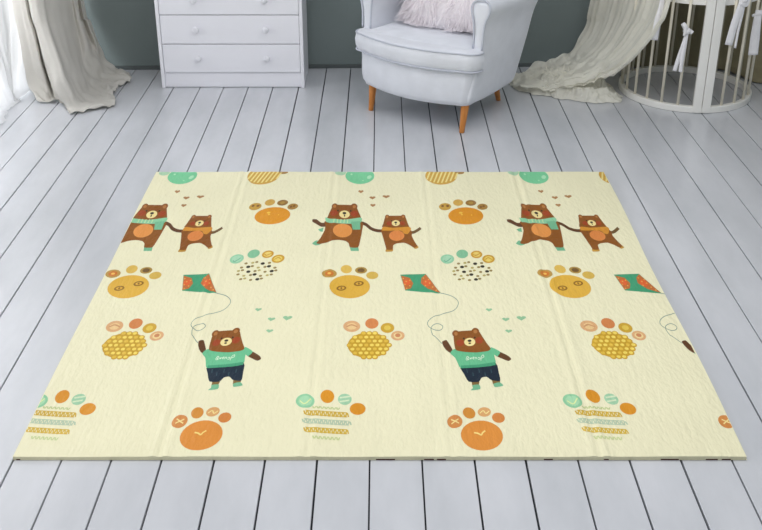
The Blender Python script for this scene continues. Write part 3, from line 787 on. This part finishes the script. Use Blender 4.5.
cols = [
    col(-.02, [(12, 0, 5.56), (18, 30, 5.56), (24, 60, 5.56), (29, 84, 5.55)], [(33, 98, .02), (36, 102, .006), (40, 103, .006)]),
    col(-.02, [(21, 0, 5.50), (27, 30, 5.51), (34, 60, 5.53), (42, 84, 5.55)], [(47, 97, .02), (49, 101, .006), (52, 103, .006)]),
    col(-.02, [(26, 0, 5.49), (33, 30, 5.49), (40, 60, 5.50), (48, 84, 5.52)], [(53, 96, .02), (55, 100, .006), (57, 102, .006)]),
    col(-.02, [(29, 0, 5.62), (36, 30, 5.62), (43, 60, 5.60), (51, 84, 5.60)], [(55, 95, .02), (57, 99, .006), (58, 102, .006)]),
    col(-.02, [(30, 0, 5.42), (38, 30, 5.42), (47, 60, 5.42), (56, 86, 5.38)], [(65, 106, .02), (68, 111, .006), (70, 113, .006)]),
    col(-.02, [(42, 0, 5.42), (48, 30, 5.40), (59, 62, 5.36), (67, 88, 5.33)], [(73, 106, .025), (76, 111, .006), (78, 113, .006)]),
    col(-.02, [(46, 0, 5.50), (53, 30, 5.49), (64, 62, 5.45), (73, 88, 5.40)], [(80, 104, .03), (86, 108, .012), (90, 110, .006)]),
    col(-.02, [(60, 0, 5.62), (66, 30, 5.61), (73, 60, 5.56), (80, 84, 5.50)], [(86, 98, .03), (100, 106, .014), (110, 107, .006)]),
    col(-.02, [(70, 0, 5.80), (75, 30, 5.80), (81, 55, 5.77), (86, 76, 5.68)], [(92, 88, .03), (106, 98, .018), (114, 101, .006)]),
    col(-.02, [(75, 0, 5.82), (81, 25, 5.82), (87, 48, 5.80), (92, 66, 5.80)], [(98, 82, .03), (108, 90, .022), (116, 93, .006)]),
    col(-.02, [(78, 0, 6.00), (84, 22, 6.00), (90, 42, 5.98), (97, 58, 5.90)], [(104, 74, .035), (114, 82, .02), (123, 86, .006)]),
    col(-.02, [(81, 0, 5.97), (88, 22, 5.97), (95, 42, 5.96), (102, 60, 5.98)], [(110, 71, .03), (122, 75, .02), (130, 79, .006)]),
    col(-.02, [(83, 0, 6.06), (90, 22, 6.055), (97, 42, 6.05), (105, 60, 6.04)], [(112, 67, .03), (122, 71, .02), (131, 73, .006)]),
]
o = new_obj('linen_curtain', sheet(cols, 8, 8, fold=.004, nf=9, crump=.022, seed=2), M['linen'], smooth=True); solid(o, .002)
tag(o, 'off-white linen curtain with soft folds, its long hem pooled on the floor at left', 'curtain')
# sheer panel over the window
cols = []
for k in range(8):
    t = k / 8; x = -2.13 + .06 * t + .02 * math.sin(k * 2.1); y = 4.45 + 1.45 * t
    bx = x + .02 + .14 * t * (1 - t) * 4 * .5; cols.append([Vector((x, y, 2.5)), Vector((x, y, 1.3)), Vector((x + .01, y, .5)), Vector((bx, y - .03 * t, .2)), Vector((bx + .05, y - .05 * t, .02)), Vector((bx + .09, y - .06 * t, .006))])
cols.append([at_y(18, 0, 5.86) + Vector((0, 0, 2)), at_y(18, 0, 5.86) + Vector((0, 0, .8)), at_y(20, 0, 5.86), at_y(24, 50, 5.8), at_y(28, 80, 5.74), at_z(32, 92, .02), at_z(33, 94, .006)][:6])
cols[-2] = [at_y(8, 0, 5.62) + Vector((0, 0, 2)), at_y(8, 0, 5.62) + Vector((0, 0, .8)), at_y(8, 0, 5.62), at_y(10, 50, 5.56), at_y(12, 85, 5.5), at_z(14, 101, .006)]
o = new_obj('sheer_curtain', sheet(cols, 12, 6, fold=.014, nf=11, crump=.012, seed=5), M['sheer'], smooth=True)
tag(o, 'bright translucent white sheer curtain over the window at the left edge', 'curtain')

# net drape of the crib
cols = [
    [(1.50, 5.85, 2.1), (1.30, 5.95, 1.2)] + [at_y(*p) for p in ((591, 0, 6.0), (587, 22, 6.02), (580, 38, 6.02), (572, 52, 6.0), (556, 60, 5.98), (530, 69, 5.93), (511, 79, 5.84))],
    [(1.55, 5.80, 2.1), (1.36, 5.86, 1.2)] + [at_y(*p) for p in ((608, 0, 5.88), (602, 25, 5.88), (592, 45, 5.87), (578, 60, 5.86), (558, 70, 5.84), (534, 78, 5.80), (512, 84, 5.76))],
    [(1.62, 5.72, 2.1), (1.44, 5.72, 1.2)] + [at_y(*p) for p in ((627, 0, 5.70), (617, 28, 5.70), (603, 50, 5.70), (586, 66, 5.69), (562, 76, 5.68), (540, 82, 5.66), (520, 88, 5.64))],
    [(1.66, 5.62, 2.1), (1.50, 5.55, 1.2)] + [at_y(*p) for p in ((650, 0, 5.46), (636, 30, 5.48), (617, 55, 5.52), (595, 71, 5.56), (572, 81, 5.58), (552, 87, 5.58), (534, 91, 5.58))],
    [(1.70, 5.55, 2.1), (1.56, 5.42, 1.2)] + [at_y(*p) for p in ((670, 0, 5.27), (659, 26, 5.28), (641, 50, 5.31), (614, 77, 5.42), (590, 84, 5.52), (568, 89, 5.54), (550, 92, 5.55))],
]
bm = sheet(cols, 26, 9, fold=.012, nf=9, crump=.03, seed=9)
# pooled hem: crumpled mound
outl = [(.715, 5.82), (.75, 5.70), (.84, 5.60), (.93, 5.55), (1.02, 5.50), (1.10, 5.455), (1.18, 5.44), (1.27, 5.475), (1.305, 5.54), (1.29, 5.62), (1.26, 5.76), (1.15, 5.92), (1.0, 6.02), (.85, 6.0), (.75, 5.93)]
op = [Vector((x, y, 0)) for x, y in outl]; op = catmull(op + [op[0]], 14)[:-1]
cen = Vector((1.10, 5.66, 0)); N = 80; mid = None; prev = None
for j in range(N + 1):
    t = j / N; line = []
    for p in op:
        q = cen + (p - cen) * max(t, .02)
        rim = 1 - t ** 3
        r1 = 1 - abs(noise.noise(Vector((q.x * 11, q.y * 19, 4.2)))) * 2.6; r2 = 1 - abs(noise.noise(Vector((q.x * 34, q.y * 44, 1.7)))) * 3.2
        wob = (noise.noise(Vector((q.x * 14, q.y * 14, 8))) * .03 + noise.noise(Vector((q.x * 40, q.y * 40, 8))) * .014) * t
        d = (p - cen).normalized()
        line.append(bm.verts.new((q.x + d.x * wob, q.y + d.y * wob, max(.004, rim * (.034 + .055 * max(0, r1) + .034 * max(0, r2)) + .003))))
    if prev:
        for i in range(len(op)): k = (i + 1) % len(op); bm.faces.new((prev[i], prev[k], line[k], line[i]))
    prev = line
o = new_obj('net_canopy', bm, M['tulle'], smooth=True)
tag(o, 'cream net canopy draped down beside the crib and pooled on the floor by the armchair', 'canopy')

# linen drape on the back wall behind the crib
cols = []
for k in range(14):
    t = k / 13; x = 1.36 + 1.38 * t; y = WY(x) - .042 - .026 * (k % 2)
    bo = .085 * min(1, max(0, (t - .44) / .12)); cols.append([Vector((x, y, 2.5)), Vector((x, y, 1.3)), Vector((x, y - .005, .5)), Vector((x, y - .01 - bo * .6, .2)), Vector((x, y - .012 - bo * 2, .07)), Vector((x, y - .018 - bo * 3.4, .03)), Vector((x, y - .018 - bo * 3.8, .006))])
o = new_obj('linen_curtain', sheet(cols, 8, 6, fold=.005, nf=20, crump=.014, seed=3), M['olive'], smooth=True); solid(o, .002)
tag(o, 'olive-beige curtain hanging against the back wall behind the crib, hem bunched at right', 'curtain')

# ------------------------------------------------------------------ light
w = bpy.data.worlds.new('World'); bpy.context.scene.world = w; w.use_nodes = True
bg = w.node_tree.nodes['Background']; bg.inputs['Color'].default_value = (.96, .97, 1.0, 1); bg.inputs['Strength'].default_value = .50
def area(name, loc, target, sx, sy, power, colr=(1, 1, 1)):
    l = bpy.data.lights.new(name, 'AREA'); l.shape = 'RECTANGLE'; l.size = sx; l.size_y = sy; l.energy = power; l.color = colr
    o = bpy.data.objects.new(name, l); C.objects.link(o); o.location = loc
    o.rotation_euler = (Vector(target) - Vector(loc)).to_track_quat('-Z', 'Y').to_euler(); return o
area('window_daylight', (-2.75, 5.1, 1.4), (0, 5.0, .6), 1.8, 2.2, 95, (.97, .98, 1))
area('left_fill', (-2.5, 1.8, 1.6), (0.2, 3.6, 0), 2.3, 1.4, 26, (1, .98, .97))  # added fill lamp shining in through the added window
area('overhead_fill', (.4, 2.9, 2.9), (.4, 3.4, 0), 3.2, 2.4, 56, (.98, .985, 1))  # added soft overhead lamp

# ------------------------------------------------------------------ camera and view
cd = bpy.data.cameras.new('Camera'); cd.sensor_width = 36; cd.lens = F / 762 * 36; cd.clip_end = 100; cd.shift_x = 1 / 762
cam = bpy.data.objects.new('Camera', cd); C.objects.link(cam); cam.location = (0, 0, H); cam.rotation_euler = (PI / 2 - PITCH, 0, 0)
sc = bpy.context.scene; sc.camera = cam
sc.view_settings.view_transform = 'Standard'; sc.view_settings.look = 'None'; sc.view_settings.gamma = 1; sc.view_settings.exposure = 0
